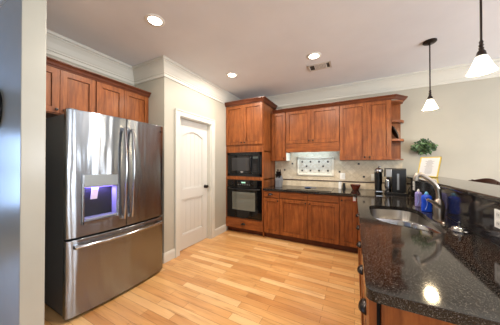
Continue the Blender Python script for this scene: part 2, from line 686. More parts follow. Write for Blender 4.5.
# framed tile inset over the cooktop
t = thing('framed_tile_panel', 'cream framed tile panel with dark dots set in the backsplash over the cooktop', 'tile panel', (-0.675, YB - .008, 1.14))
px0, px1, pz0, pz1 = -1.015, -0.335, 1.14, 1.49
b = MB()
fw = 0.03
for x0, x1, z0, z1 in ((px0, px1, pz0, pz0 + fw), (px0, px1, pz1 - fw, pz1), (px0, px0 + fw, pz0, pz1), (px1 - fw, px1, pz0, pz1)):
    b.box(x0, x1, YB - .026, YB - .008, z0, z1)
b.build('frame', M.cream, t, bevel=0.006)
box('tile_field', px0 + fw, px1 - fw, YB - .014, YB - .008, pz0 + fw, pz1 - fw, M.tile_field, t)
for x, z in [(px0 + .10 + .16 * k, zz) for k in range(4) for zz in (pz0 + .09, pz1 - .09)] + [(px0 + .185, 1.315), (px1 - .185, 1.315)]:
    box('accent_dot', x - .016, x + .016, YB - .018, YB - .013, z - .016, z + .016, M.tile_dot, t)

# ------------------------------------------------------------------ cabinets
def face_map(kind, at):
    """(u along the face, d outwards from the face, z) -> world"""
    if kind == '-y':
        return lambda p: (p[0], at - p[1], p[2])
    if kind == '+x':
        return lambda p: (at + p[1], p[0], p[2])
    if kind == '-x':
        return lambda p: (at - p[1], p[0], p[2])


def shaker(parent, name, f, u0, u1, z0, z1, grain, panel_grain=None, st=0.058, th=0.022):
    b = MB(f)
    b.box(u0, u0 + st, 0, th, z0, z1).box(u1 - st, u1, 0, th, z0, z1)
    b.box(u0 + st, u1 - st, 0, th, z0, z0 + st).box(u0 + st, u1 - st, 0, th, z1 - st, z1)
    b.box(u0 + st + .006, u1 - st - .006, 0.001, th - .013, z0 + st + .006, z1 - st - .006)
    b.box(u0 + st - .002, u1 - st + .002, 0.0005, .002, z0 + st - .002, z1 - st + .002)
    return b.build(name, grain, parent, bevel=0.0025)


def slab(parent, name, f, u0, u1, z0, z1, grain, th=0.02):
    return MB(f).box(u0, u1, 0, th, z0, z1).build(name, grain, parent, bevel=0.004)


def knob(parent, f, u, z, d0=0.02, m=None):
    b = MB(f)
    rings = []
    for r, h in ((0.008, 0), (0.0055, 0.004), (0.0055, 0.012), (0.012, 0.016), (0.0145, 0.021), (0.0125, 0.027), (0.005, 0.03)):
        rings.append([(u + r * math.cos(2 * PI * k / 14), d0 + h, z + r * math.sin(2 * PI * k / 14)) for k in range(14)])
    b.loops(rings)
    return b.build('knob', m or M.pewter, parent, smooth=True)


def cup_pull(parent, f, u, z, d0=0.02, w=0.048, dp=0.028, h=0.034):
    b = MB(f)
    n, k = 14, 7
    rings = []
    for i in range(k + 1):
        e = PI / 2 * i / k
        rings.append([(u + w * math.cos(PI * j / n) * math.cos(e * .98), d0 + dp * math.sin(PI * j / n) * math.cos(e * .98) + .001, z - h / 2 + h * math.sin(e)) for j in range(n + 1)])
    b.loops(rings, False, False, closed=False)
    o = b.build('cup_pull', M.pewter, parent, smooth=True, solid=0.003)
    return o


def crown_cab(name, label, path, z0, z1, proj, m, cat='crown molding'):
    h = z1 - z0
    pr = [(0, z0), (0.008, z0), (0.012, z0 + .18 * h), (0.02, z0 + .25 * h), (proj * .55, z0 + .55 * h), (proj * .85, z0 + .8 * h), (proj, z0 + .84 * h), (proj, z1), (0, z1)]
    return setp(MB().sweep(path, pr).build(name, m), label, cat)


# --- tall oven cabinet
YT = 3.42
f = face_map('-y', YT)
TX0, TX1 = XD + 0.003, XT
t = thing('oven_cabinet', 'tall cherry oven cabinet holding microwave and wall oven beside the white door', 'cabinet', ((TX0 + TX1) / 2, YT, 0))
b = MB()
b.box(TX0, TX0 + .02, YT, YB - .01, .1, 2.52).box(TX1 - .02, TX1, YT, YB - .01, .0, 2.52)
b.box(TX0, TX1, YB - .03, YB - .01, .1, 2.52)
for z in (.1, .285, 1.055, 1.59, 2.50):
    b.box(TX0, TX1, YT + .001, YB - .012, z, z + .02)
b.build('carcass', M.wood_v, t)
b = MB(f)
fs = 0.027
b.box(TX0, TX0 + fs, 0, .019, .1, 2.52).box(TX1 - fs, TX1, 0, .019, .1, 2.52)
for z0, z1 in ((.285, .305), (1.05, 1.115), (1.585, 1.745), (2.49, 2.52)):
    b.box(TX0 + fs, TX1 - fs, 0, .019, z0, z1)
b.build('face_frame', M.wood_v, t, bevel=.002)
mid = (TX0 + TX1) / 2
f2 = face_map('-y', YT - .019)
for u0, u1, kx in ((TX0 + .012, mid - .002, mid - .035), (mid + .002, TX1 - .012, mid + .035)):
    d = shaker(t, 'door', f2, u0, u1, 1.735, 2.505, M.wood_v)
    knob(d, f2, kx, 1.775)
d = slab(t, 'drawer', f2, TX0 + .005, TX1 - .005, .105, .285, M.wood_h)
cup_pull(d, f2, mid, .20)
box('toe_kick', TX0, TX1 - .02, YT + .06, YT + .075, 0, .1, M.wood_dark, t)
crown_cab('cabinet_crown_molding', 'cherry crown molding around the top of the tall oven cabinet', [(TX0, YT - .041), (TX1 + .001, YT - .041), (TX1 + .001, YB - .01)], 2.515, 2.59, 0.055, M.wood_crown)

# --- microwave
mx0, mx1, mz0, mz1 = TX0 + .036, TX1 - .032, 1.118, 1.582
t = thing('microwave', 'black built-in microwave set above the wall oven', 'microwave', (mid, YT, mz0))
box('body', mx0 + .02, mx1 - .02, YT + .01, YT + .42, mz0 + .01, mz1 - .01, M.black, t)
b = MB(f)
b.box(mx0, mx0 + .05, -.01, .022, mz0, mz1).box(mx1 - .05, mx1, -.01, .022, mz0, mz1)
b.box(mx0, mx1, -.01, .022, mz0, mz0 + .05).box(mx0, mx1, -.01, .022, mz1 - .05, mz1)
b.build('trim_kit', M.black, t, bevel=.004)
xd = mx1 - .20
d = box('door', mx0 + .055, xd, .0, .03, mz0 + .055, mz1 - .055, M.black_gloss, t, .004, f)
box('window', mx0 + .11, xd - .06, .029, .032, mz0 + .11, mz1 - .10, mat('smoked_glass', rgb(52, 52, 54), 0.15), d, 0, f)
MB(f).tube([(xd - .025, .032, mz0 + .09), (xd - .025, .055, mz0 + .11), (xd - .025, .055, mz1 - .11), (xd - .025, .032, mz1 - .09)], .009, 10).build('handle', M.black, d, smooth=True)
MB(f).lathe((mx0 + .34, 0, mz0 + .085), [(.035, .030), (.033, .033)], 20, 'y', sy=.42).build('badge', M.chrome, d)
cp = box('control_panel', xd + .004, mx1 - .055, .0, .028, mz0 + .055, mz1 - .055, M.black, t, .003, f)
box('display', xd + .018, mx1 - .07, .027, .03, mz1 - .12, mz1 - .085, mat('grey_display', rgb(70, 78, 76), .3), cp, 0, f)
gb = mat('dark_grey_button', rgb(48, 48, 50), .5)
for i in range(3):
    for j in range(5):
        u, z = xd + .022 + i * .026, mz0 + .09 + j * .034
        box('button', u, u + .018, .027, .0295, z, z + .018, gb, cp, 0, f)

# --- wall oven
oz0, oz1 = .308, 1.048
t = thing('wall_oven', 'black wall oven with glass door below the microwave', 'oven', (mid, YT, oz0))
box('body', mx0 + .02, mx1 - .02, YT + .01, YT + .5, oz0 + .01, oz1 - .01, M.black, t)
cp = box('control_panel', mx0, mx1, -.01, .03, .93, oz1, M.black_gloss, t, .004, f)
box('display', mid - .05, mid + .04, .029, .0315, .985, 1.01, M.display, cp, 0, f)
for u in (mid - .25, mid + .2):
    kb = MB(f)
    kb.loops([[(u + r * math.cos(2 * PI * k / 16), h, .985 + r * math.sin(2 * PI * k / 16)) for k in range(16)] for r, h in ((.018, .029), (.018, .04), (.014, .045))])
    kb.build('dial', M.black, cp, smooth=True)
gb = mat('grey_button', rgb(110, 110, 112), .5)
for i in range(6):
    u = mid - .13 + i * .05
    box('button', u, u + .022, .029, .031, .95, .962, gb, cp, 0, f)
d = MB(f)
wx0, wx1, wz0, wz1 = mx0 + .12, mx1 - .13, .46, .815
d.box(mx0, wx0, 0, .035, oz0, .922).box(wx1, mx1, 0, .035, oz0, .922).box(wx0, wx1, 0, .035, oz0, wz0).box(wx0, wx1, 0, .035, wz1, .922)
d = d.build('door', M.black_gloss, t)
box('window', wx0, wx1, .02, .031, wz0, wz1, M.oven_glass, d, 0, f)
h = MB(f)
h.tube([(mx0 + .04 + (mx1 - mx0 - .08) * k / 12, .035 + .045 * min(1, 3.2 * math.sin(PI * k / 12)), .875) for k in range(13)], .013, 10)
h.build('handle', M.black, d, smooth=True)

# --- base cabinets along the back wall
YF = 3.41       # carcass front; doors stand 2 cm proud
f = face_map('-y', YF)
ZD0, ZD1 = .108, .868
def base_unit(name_label, x0, x1, fronts, loc_toe=True):
    t = thing('base_cabinet', name_label, 'cabinet', ((x0 + x1) / 2, YF, 0), None)
    b = MB()
    b.box(x0 + .001, x0 + .019, YF, YB - .02, .1, .873).box(x1 - .019, x1 - .001, YF, YB - .02, .1, .873)
    b.box(x0, x1, YF + .001, YB - .02, .1, .118).box(x0, x1, YB - .035, YB - .02, .1, .873)
    b.box(x0 + .001, x1 - .001, YF + .001, YF + .018, .72, .873)
    b.box(x0 + .001, x1 - .001, YF + .002, YF + .014, .1, .72)
    b.build('carcass', M.wood_v, t)
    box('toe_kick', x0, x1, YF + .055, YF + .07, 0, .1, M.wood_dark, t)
    for fr in fronts:
        fr(t)
    return t


BX = [-1.483, -1.165, -0.683, -0.203, 0.045]
def u1(t):
    d = slab(t, 'drawer', f, BX[0] + .012, BX[1] - .006, .755, ZD1, M.wood_h)
    cup_pull(d, f, (BX[0] + BX[1]) / 2 - .02, .812)
    d = shaker(t, 'door', f, BX[0] + .012, BX[1] - .006, ZD0, .742, M.wood_v)
    knob(d, f, BX[1] - .035, .70)
base_unit('narrow cherry base cabinet with cup-pull drawer beside the oven cabinet', BX[0], BX[1], [u1])
def u2(t):
    for a, c, k in ((BX[1] + .006, BX[2] - .003, BX[2] - .035), (BX[2] + .003, BX[3] - .006, BX[2] + .035)):
        slab(t, 'drawer', f, a, c, .755, ZD1, M.wood_h)
        d = shaker(t, 'door', f, a, c, ZD0, .742, M.wood_v)
        knob(d, f, k, .70)
base_unit('wide two-door cherry base cabinet under the cooktop', BX[1], BX[3], [u2])
def u3(t):
    d = shaker(t, 'door', f, BX[3] + .006, BX[4] - .004, ZD0, ZD1, M.wood_v)
    knob(d, f, BX[3] + .035, .80)
base_unit('narrow cherry base cabinet in the corner by the peninsula', BX[3], BX[4] + .012, [u3])

# --- peninsula cabinets, facing the room's left (-X)
XPF = 0.068
fp = face_map('-x', XPF)
YE = 0.868       # near end of the cabinets
def pen_unit(label, y0, y1, nd, name='base_cabinet', drawers=True):
    t = thing(name, label, 'cabinet', (XPF + .3, (y0 + y1) / 2, 0))
    b = MB()
    b.box(XPF, .69, y0 + .001, y0 + .018, .1, .873).box(XPF, .69, y1 - .018, y1 - .001, .1, .873)
    b.box(XPF, .69, y0, y1, .1, .118).box(.675, .69, y0, y1, .1, .873)
    b.box(XPF, XPF + .016, y0 + .001, y1 - .001, .1, .72).box(XPF, XPF + .016, y0 + .001, y1 - .001, .86, .873)
    b.build('carcass', M.wood_v, t)
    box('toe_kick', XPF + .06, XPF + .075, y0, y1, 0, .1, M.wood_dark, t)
    w = (y1 - y0) / nd
    for i in range(nd):
        a, c = y0 + w * i + .005, y0 + w * (i + 1) - .005
        d = slab(t, 'drawer', fp, a, c, .62, ZD1 - .004, M.wood_y)
        cup_pull(d, fp, (a + c) / 2 - .01, .705, dp=.03)
        shaker(t, 'door', fp, a, c, ZD0, .61, M.wood_v)
    return t


pen_unit('near peninsula cherry cabinet at the rounded counter corner, cup pull low on the drawer', YE + .05, 1.26, 1)
pen_unit('peninsula cherry drawer cabinet between the end cabinet and the sink', 1.26, 1.64, 1)
pen_unit('peninsula cherry sink cabinet under the steel sink', 1.64, 2.62, 2, name='sink_cabinet')
pen_unit('peninsula cherry cabinet beyond the sink towards the back corner', 2.62, 3.24, 1)
setp(box('corner_filler', XPF - .002, XPF + .02, 3.241, YF - .022, .1, .873, M.wood_v), 'plain cherry filler strip in the corner between peninsula and back cabinets', 'filler strip')

# --- peninsula end: framed panel facing the camera side
t = thing('peninsula_end_panel', 'cherry framed end panel under the near counter edge', 'cabinet panel', (0.4, YE, 0))
fe = face_map('-y', YE)
box('filler_stile', XPF - .02, XPF + .004, YE + .0, YE + .048, .0, .873, M.wood_v, t)
b = MB(fe)
ex0 = XPF + .018
b.box(ex0, ex0 + .02, -.02, .004, 0, .873).box(.62, .69, -.02, .004, 0, .873)
b.box(ex0 + .02, .62, -.02, .004, 0, .09).box(ex0 + .02, .62, -.02, .004, .862, .873)
b.build('panel_frame', M.wood_v, t, bevel=.002)
box('center_panel', ex0 + .02, .62, -.018, -.004, .09, .862, M.wood_v, t, 0, fe)
box('recess_back', XPF + .004, ex0, YE + .03, YE + .046, 0, .873, M.gasket, t)

# --- upper cabinets on the back wall
YU = 3.76
f = face_map('-y', YU)
UX = [-1.483, -1.165, -0.692, -0.218, 0.189, 0.521]
UZ1 = 2.372
def upper(name, label, x0, x1, z0, doors, extra=None):
    t = thing(name, label, 'cabinet', ((x0 + x1) / 2, YU, z0))
    box('carcass', x0 + .001, x1 - .001, YU, YB - .01, z0, UZ1, M.wood_v, t, .001)
    for a, c, k in doors:
        d = shaker(t, 'door', f, a, c, z0 + .006, UZ1 - .012, M.wood_v)
        if k is not None:
            knob(d, f, k, z0 + .05, m=M.bronze)
    if extra:
        extra(t)
    return t


def cream_side(t):
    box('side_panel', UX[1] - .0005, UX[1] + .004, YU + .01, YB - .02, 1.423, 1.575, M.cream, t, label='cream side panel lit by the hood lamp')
upper('wall_cabinet', 'narrow one-door cherry wall cabinet beside the tall oven cabinet', UX[0], UX[1], 1.42, [(UX[0] + .03, UX[1] - .008, UX[1] - .035)], cream_side)
def valance(t):
    box('valance', UX[1], UX[3], 0, .018, 1.578, 1.738, M.wood_h, t, .002, f)
    box('hood_liner', UX[1] + .02, UX[3] - .02, YU + .02, YB - .03, 1.70, 1.738, M.panel_grey, t)
upper('hood_cabinet', 'short two-door cherry wall cabinet with valance over the cooktop', UX[1], UX[3], 1.738,
      [(UX[1] + .006, UX[2] - .002, UX[2] - .035), (UX[2] + .002, UX[3] - .006, UX[2] + .035)], valance)
upper('wall_cabinet', 'wide two-door cherry wall cabinet above the coffee makers', UX[3], UX[5], 1.42,
      [(UX[3] + .006, UX[4] - .002, UX[4] - .035), (UX[4] + .002, UX[5] - .012, UX[4] + .035)])
# open end shelves
t = thing('corner_shelf_unit', 'open cherry end shelves at the right end of the wall cabinets', 'shelf', (UX[5] + .08, YB - .02, 1.42))
sx0, sx1 = UX[5] + .0005, UX[5] + .165
box('back_panel', sx0, sx1 - .01, YB - .028, YB - .01, 1.42, UZ1, M.wood_v, t)
def shelf_poly(e=0.0):
    pts = [(sx0, YB - .028), (sx0, YU + .02)]
    for k in range(9):
        a = PI / 2 * k / 8
        pts.append((sx0 + .01 + (sx1 - sx0 + .005) * math.sin(a), YB - .075 - (YB - .095 - YU) * math.cos(a)))
    pts.append((sx1 + .015, YB - .028))
    return pts
for z in (1.42, 1.725, 2.02, 2.33):
    b = MB().prism(shelf_poly(), 'z', z, z + .02)
    if 1.5 < z < 2.3:
        pl = shelf_poly()
        b.sweep(pl[1:], [(-.001, z - .012), (.008, z - .006), (.008, z + .026), (-.001, z + .026)])
    b.build('shelf', M.wood_h, t, bevel=.002)
crown_cab('cabinet_crown_molding', 'long cherry crown molding along the top of the wall cabinets', [(UX[0] + .06, YU - .0235), (UX[5] + .03, YU - .0235), (sx1 + .017, YB - .12), (sx1 + .017, YB - .01)], 2.355, 2.415, 0.05, M.wood_crown)
# dark platter leaning on the middle shelf
b = MB()
b.lathe((0, 0, 0), [(.002, .004), (.07, .004), (.095, .0), (.128, -.016), (.13, -.012), (.096, .008), (.07, .012), (.002, .012)], 32)
o = b.build('platter', mat('black_stoneware', rgb(26, 22, 22), .3), None, smooth=True)
o.rotation_euler = (0, math.radians(66), 0)
o.location = (sx0 + .058, YB - .165, 1.747 + .124)
setp(o, 'black platter leaning on the middle open end shelf', 'platter')

# --- cabinets above the fridge (facing +X)
XC = -2.66
fx = face_map('+x', XC)
CY = [0.602, 0.905, 1.222, 1.232, 1.545, 1.862]
def fridge_cab(label, y0, y1, ym):
    t = thing('wall_cabinet', label, 'cabinet', (XC, (y0 + y1) / 2, 1.86))
    box('carcass', XF + .005, XC, y0, y1, 1.86, 2.33, M.wood_v, t, .001)
    for a, c, k in ((y0 + .006, ym - .002, ym - .03), (ym + .002, y1 - .006, ym + .03)):
        d = shaker(t, 'door', fx, a, c, 1.872, 2.318, M.wood_v)
        knob(d, fx, k, 1.905)
fridge_cab('two-door cherry wall cabinet above the fridge, next to the wall stub', CY[0], 1.226, .907)
fridge_cab('two-door cherry wall cabinet above the fridge, next to the pantry wall', 1.2265, YP - .004, 1.546)
crown_cab('cabinet_crown_molding', 'cherry crown molding over the fridge cabinets', [(XC + .022, YP - .003), (XC + .022, CY[0])][::-1], 2.32, 2.385, .05, M.wood_crown)

# ------------------------------------------------------------------ fridge
XFR = -2.165
FY0, FY1 = 0.79, 1.765
FYM = 1.273
t = thing('refrigerator', 'stainless steel french-door refrigerator with ice dispenser', 'refrigerator', (-2.55, (FY0 + FY1) / 2, 0))
box('cabinet_body', -2.93, XFR - .075, FY0 + .012, FY1 - .012, .03, 1.80, M.fridge_side, t, .006)
box('base_grille', -2.9, XFR - .06, FY0 + .03, FY1 - .03, 0.0, .06, M.gasket, t)
box('seal', XFR - .076, XFR - .06, FY0 + .012, FY1 - .012, .05, 1.815, M.gasket, t)
BOW = 0.04
def bowx(y):
    s = (y - (FY0 + FY1) / 2) / ((FY1 - FY0) / 2)
    return XFR + BOW * (1 - s * s) - (.012 * max(0, abs(s) - .955) / .045)
def curved(y0, y1, z0, z1, n=14, cut=None):
    """a bowed door slab; cut = (ya, yb, za, zb) leaves an opening"""
    b = MB()
    ys = [y0 + (y1 - y0) * k / n for k in range(n + 1)]
    zs = [z0, z1]
    if cut:
        ys = sorted(set([y for y in ys if abs(y - cut[0]) > .006 and abs(y - cut[1]) > .006] + [cut[0], cut[1]]))
        zs = [z0, cut[2], cut[3], z1]
    fr, bk = {}, {}
    for i, y in enumerate(ys):
        for j, z in enumerate(zs):
            fr[i, j] = b.v((bowx(y), y, z))
            bk[i, j] = b.v((XFR - .06, y, z))
    def hole(i, j):
        return cut and cut[0] - 1e-6 <= ys[i] and ys[i + 1] <= cut[1] + 1e-6 and j == 1
    I, J = len(ys) - 1, len(zs) - 1
    for i in range(I):
        for j in range(J):
            if hole(i, j):
                continue
            b.face([fr[i, j], fr[i + 1, j], fr[i + 1, j + 1], fr[i, j + 1]])
            b.face([bk[i, j], bk[i, j + 1], bk[i + 1, j + 1], bk[i + 1, j]])
            for (p, q, di, dj) in (((i, j), (i + 1, j), 0, -1), ((i, j + 1), (i + 1, j + 1), 0, 1), ((i, j), (i, j + 1), -1, 0), ((i + 1, j), (i + 1, j + 1), 1, 0)):
                ii, jj = i + di, j + dj
                if not (0 <= ii < I and 0 <= jj < J) or hole(ii, jj):
                    b.face([fr[p], fr[q], bk[q], bk[p]])
    return b
DC = (0.905, 1.185, 0.845, 1.255)
left = curved(FY0, FYM - .003, .712, 1.835, cut=DC).build('refrigerator_door', M.steel, t, smooth=True, bevel=.004, label='left stainless door with the ice and water dispenser')
right = curved(FYM + .003, FY1, .712, 1.835).build('refrigerator_door', M.steel, t, smooth=True, bevel=.004, label='right stainless door with a round emblem')
frz = curved(FY0, FY1, .03, .694, n=22).build('freezer_drawer', M.steel, t, smooth=True, bevel=.004)
# dispenser
ya, yb, za, zb = DC
xo = bowx((ya + yb) / 2)
b = MB()
xb_ = xo - .095
b.box(xb_ - .004, xb_, ya, yb, za, 1.15).box(xb_, xo - .01, ya, ya + .004, za, 1.15).box(xb_, xo - .01, yb - .004, yb, za, 1.15)
b.box(xb_, xo - .01, ya, yb, za, za + .01).box(xb_, xo - .01, ya, yb, 1.146, 1.15)
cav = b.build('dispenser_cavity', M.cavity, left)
box('control_panel', xo - .03, xo + .004, ya - .004, yb + .004, 1.15, zb + .004, M.panel_grey, left, .003)
b = MB()
for y0, y1, z0, z1 in ((ya - .016, ya, za - .03, zb + .008), (yb, yb + .016, za - .03, zb + .008), (ya - .016, yb + .016, za - .03, za)):
    b.box(xo - .03, xo + .005, y0, y1, z0, z1)
b.build('dispenser_bezel', M.steel, left, bevel=.003)
box('drip_tray', xb_, xo + .012, ya + .01, yb - .01, za + .008, za + .02, M.panel_grey, left, .002)
b = MB()
py = 1.01
b.loops([[(xo - .050 - .006 * k, py - .028, 1.145 - .024 * k), (xo - .038 - .006 * k, py - .028, 1.145 - .024 * k), (xo - .038 - .006 * k, py + .028, 1.145 - .024 * k), (xo - .050 - .006 * k, py + .028, 1.145 - .024 * k)] for k in range(6)])
b.build('paddle', M.paddle, left, bevel=.003)
box('led_strip', xo - .07, xo - .03, ya + .03, yb - .03, 1.139, 1.145, M.led, left)
L_ = bpy.data.lights.new('dispenser_led', 'AREA')
L_.shape = 'RECTANGLE'; L_.size = .04; L_.size_y = .2; L_.energy = 2.2; L_.color = (.30, .24, 1.0)
lo = bpy.data.objects.new('dispenser_led', L_)
COL.objects.link(lo)
lo.location = (xo - .05, (ya + yb) / 2, 1.136)
# handles
def vhandle(parent, y):
    x0 = bowx(y)
    b = MB()
    pts = []
    n = 16
    for k in range(n + 1):
        s = k / n
        pts.append((x0 + .028 + .035 * math.sin(PI * s) ** .8, y, .80 + .93 * s))
    b.tube(pts, .0135, 12)
    for z in (.815, 1.715):
        b.box(x0 - .004, x0 + .034, y - .013, y + .013, z - .016, z + .016)
    b.build('handle', M.chrome, parent, smooth=True)
vhandle(left, FYM - .038)
vhandle(right, FYM + .042)
b = MB()
pts = []
for k in range(21):
    s = k / 20
    y = FY0 + .05 + (FY1 - FY0 - .10) * s
    pts.append((bowx(y) + .03 + .03 * math.sin(PI * s) ** .7, y, .637))
b.tube(pts, .0155, 12)
for y in (FY0 + .06, FY1 - .06):
    b.box(bowx(y) - .004, bowx(y) + .036, y - .016, y + .016, .622, .652)
b.build('handle', M.chrome, frz, smooth=True)
yb2 = FY1 - .055
MB().lathe((bowx(yb2) - .001, yb2, 1.762), [(.014, 0), (.014, .003), (.011, .0035), (.011, .0025), (.002, .0025)], 20, 'x').build('emblem', M.pewter, right)
for y in (FY0 + .05, FY1 - .05):
    box('hinge_cover', XFR - .1, XFR - .01, y - .03, y + .03, 1.80, 1.845, M.fridge_side, t, .004)

# ------------------------------------------------------------------ granite worktops
def catmull(p, n=6):
    out = []
    m = len(p)
    for i in range(m):
        a, b_, c, d = (Vector(p[(i + k) % m]) for k in (-1, 0, 1, 2))
        for j in range(n):
            s = j / n
            out.append(tuple(0.5 * ((2 * b_) + (c - a) * s + (2 * a - 5 * b_ + 4 * c - d) * s * s + (3 * b_ - a - 3 * c + d) * s ** 3)))
    return out
SINK = catmull([(.135, 2.30), (.136, 2.02), (.165, 1.91), (.215, 1.84), (.295, 1.79), (.36, 1.75), (.43, 1.712), (.49, 1.70), (.535, 1.76), (.548, 1.9), (.55, 2.1), (.55, 2.32), (.535, 2.47), (.455, 2.57), (.30, 2.56), (.16, 2.50)], 4)
def arc(cx, cy, r, a0, a1, n=6):
    return [(cx + r * math.cos(math.radians(a0 + (a1 - a0) * k / n)), cy + r * math.sin(math.radians(a0 + (a1 - a0) * k / n))) for k in range(n + 1)]
CX0, CYN, CYF = .036, .825, 3.36
outer = [(XT + .004, CYF)] + arc(CX0 - .03, CYF - .03, .03, 90, 0, 4) + arc(CX0 + .034, CYN + .034, .034, 180, 270, 8) + [(.694, CYN), (.694, YB - .012), (XT + .004, YB - .012)]
def slab_with_hole(z0, z1, outer, hole):
    bm = bmesh.new()
    def loop(pts):
        vs = [bm.verts.new((x, y, z1)) for x, y in pts]
        return [bm.edges.new((vs[i], vs[(i + 1) % len(vs)])) for i in range(len(vs))]
    e = loop(outer)
    if hole:
        e += loop(hole)
    r = bmesh.ops.triangle_fill(bm, edges=e, use_beauty=True, use_dissolve=False)
    fs = [g for g in r['geom'] if isinstance(g, bmesh.types.BMFace)]
    ex = bmesh.ops.extrude_face_region(bm, geom=fs)
    for g in ex['geom']:
        if isinstance(g, bmesh.types.BMVert):
            g.co.z = z0
    m = MB()
    m.bm.free()
    m.bm = bm
    return m
o = slab_with_hole(.875, .914, outer, SINK).build('countertop', M.granite, None, bevel=.012, seg=3)
setp(o, 'speckled dark granite countertop running along the back wall and peninsula', 'countertop')

# sink basin under the cut-out
t = thing('kitchen_sink', 'stainless steel undermount sink set in the peninsula counter', 'sink', (.35, 2.12, .75))
cx, cy = .35, 2.14
def scl(p, k):
    return (cx + (p[0] - cx) * k, cy + (p[1] - cy) * k)
rings = []
for k, z in ((1.05, .874), (1.005, .874), (1.0, .868), (.985, .81), (.965, .79), (.92, .782), (.5, .776), (.12, .774)):
    rings.append([(*scl(p, k), z) for p in SINK])
b = MB().loops(rings, False, True)
b.build('basin', M.sink, t, smooth=True)
dv = [(.147, 2.03), (.20, 2.05), (.27, 2.058), (.34, 2.05), (.40, 2.025), (.44, 1.99), (.475, 1.94), (.50, 1.88), (.518, 1.82), (.528, 1.775)]
def dprof(w, z0, z1):
    return [(-w, z0), (-w * .8, z1 - .006), (-w * .4, z1), (w * .4, z1), (w * .8, z1 - .006), (w, z0)]
MB().sweep(dv, dprof(.011, .775, .892)).build('divider', M.chrome, t, smooth=True)
for dx, dy in ((.34, 2.31), (.36, 1.88)):
    MB().lathe((dx, dy, .7765), [(.04, 0), (.04, .004), (.033, .005), (.026, .002), (.005, .002)], 24).build('drain', M.chrome, t, smooth=True)

# bar half wall, granite splash and raised bar top
BZ = 1.183
structure(box('wall_bar', .718, .86, CYN + .03, YB, 0, BZ - .032, M.wall))
setp(box('granite_backsplash', .696, .717, CYN + .01, YB - .012, .9145, BZ - .032, M.granite_dark), 'polished black granite splash rising behind the sink to the bar top', 'backsplash')
b = MB().prism(arc(.72, CYN + .04, .045, 180, 270, 6) + arc(1.035, CYN + .04, .045, 270, 360, 6) + [(1.08, YB - .003), (.675, YB - .003)], 'z', BZ - .031, BZ)
setp(b.build('raised_countertop', M.granite, None, bevel=.01, seg=3), 'raised granite bar top above the peninsula', 'bar counter')

# cooktop
t = thing('cooktop', 'black glass cooktop set in the back counter', 'cooktop', (-.69, 3.68, .9145))
box('glass_top', -1.06, -.32, 3.44, 3.93, .9145, .920, M.black_gloss, t, .002)
for i, (x, y, r) in enumerate(((-.87, 3.57, .085), (-.87, 3.81, .105), (-.52, 3.57, .105), (-.52, 3.81, .08))):
    b = MB()
    n = 32
    b.loops([[(x + q * math.cos(2 * PI * k / n), y + q * math.sin(2 * PI * k / n), .9203) for k in range(n)] for q in (r, r - .006)], False, False)
    b.build('burner_ring', mat('grey_burner_mark', rgb(70, 70, 74), .3), t)
# spoon rest
t = thing('spoon_rest', 'small blue spoon rest lying on the black cooktop', 'spoon rest', (-.73, 3.74, .9205))
MB().lathe((-.75, 3.74, .9207), [(.012, 0), (.045, .004), (.055, .012), (.052, .014), (.04, .008), (.005, .005)], 24, sx=1.1).build('dish', M.spoon, t, smooth=True)
MB().tube([(-.72, 3.74, .928), (-.66, 3.745, .932), (-.60, 3.75, .930)], [.008, .006, .007], 10, .6).build('handle', M.spoon, t, smooth=True)

# ------------------------------------------------------------------ things on the counters
# faucet
FX, FY = .593, 2.085
t = thing('faucet', 'brushed nickel pull-out kitchen faucet arching over the sink', 'faucet', (FX, FY, .914))
b = MB()
n = 24
pl = [(FX + .024 * math.cos(2 * PI * k / n), FY + .115 * math.sin(2 * PI * k / n)) for k in range(n)]
b.loops([[(x, y, .9145) for x, y in pl], [(x, y, .921) for x, y in pl], [(FX + (x - FX) * .8, FY + (y - FY) * .95, .926) for x, y in pl]])
b.build('deck_plate', M.nickel, t, smooth=True)
MB().lathe((FX, FY, .924), [(.031, 0), (.033, .01), (.032, .04), (.035, .08), (.034, .115), (.026, .145), (.018, .16)], 24).build('body', M.nickel, t, smooth=True)
sp = [(FX, FY, 1.03), (FX, FY, 1.10), (FX - .004, FY, 1.15), (FX - .022, FY, 1.195), (FX - .05, FY, 1.228), (FX - .088, FY, 1.258), (FX - .112, FY, 1.274), (FX - .130, FY, 1.270), (FX - .141, FY, 1.250), (FX - .145, FY, 1.222)]
MB().tube(sp, [.0175] * 6 + [.0185, .019, .019, .0175], 14).build('spout', M.nickel, t, smooth=True)
MB().tube([(FX + .005, FY - .02, 1.02), (FX - .03, FY - .03, 1.048), (FX - .058, FY - .035, 1.068), (FX - .08, FY - .04, 1.08)], [.019, .014, .011, .011], 10).build('lever', M.nickel, t, smooth=True)
# soap dispenser cap
t = thing('soap_dispenser', 'low round chrome soap dispenser beside the faucet', 'soap dispenser', (.622, 1.825, .914))
MB().lathe((.622, 1.825, .9145), [(.052, 0), (.053, .006), (.042, .012), (.040, .02), (.034, .026), (.012, .03)], 24).build('base', M.chrome, t, smooth=True)
MB().lathe((.622, 1.825, .944), [(.006, 0), (.006, .02), (.008, .024), (.007, .032), (.003, .034)], 14).build('plunger', M.chrome, t, smooth=True)

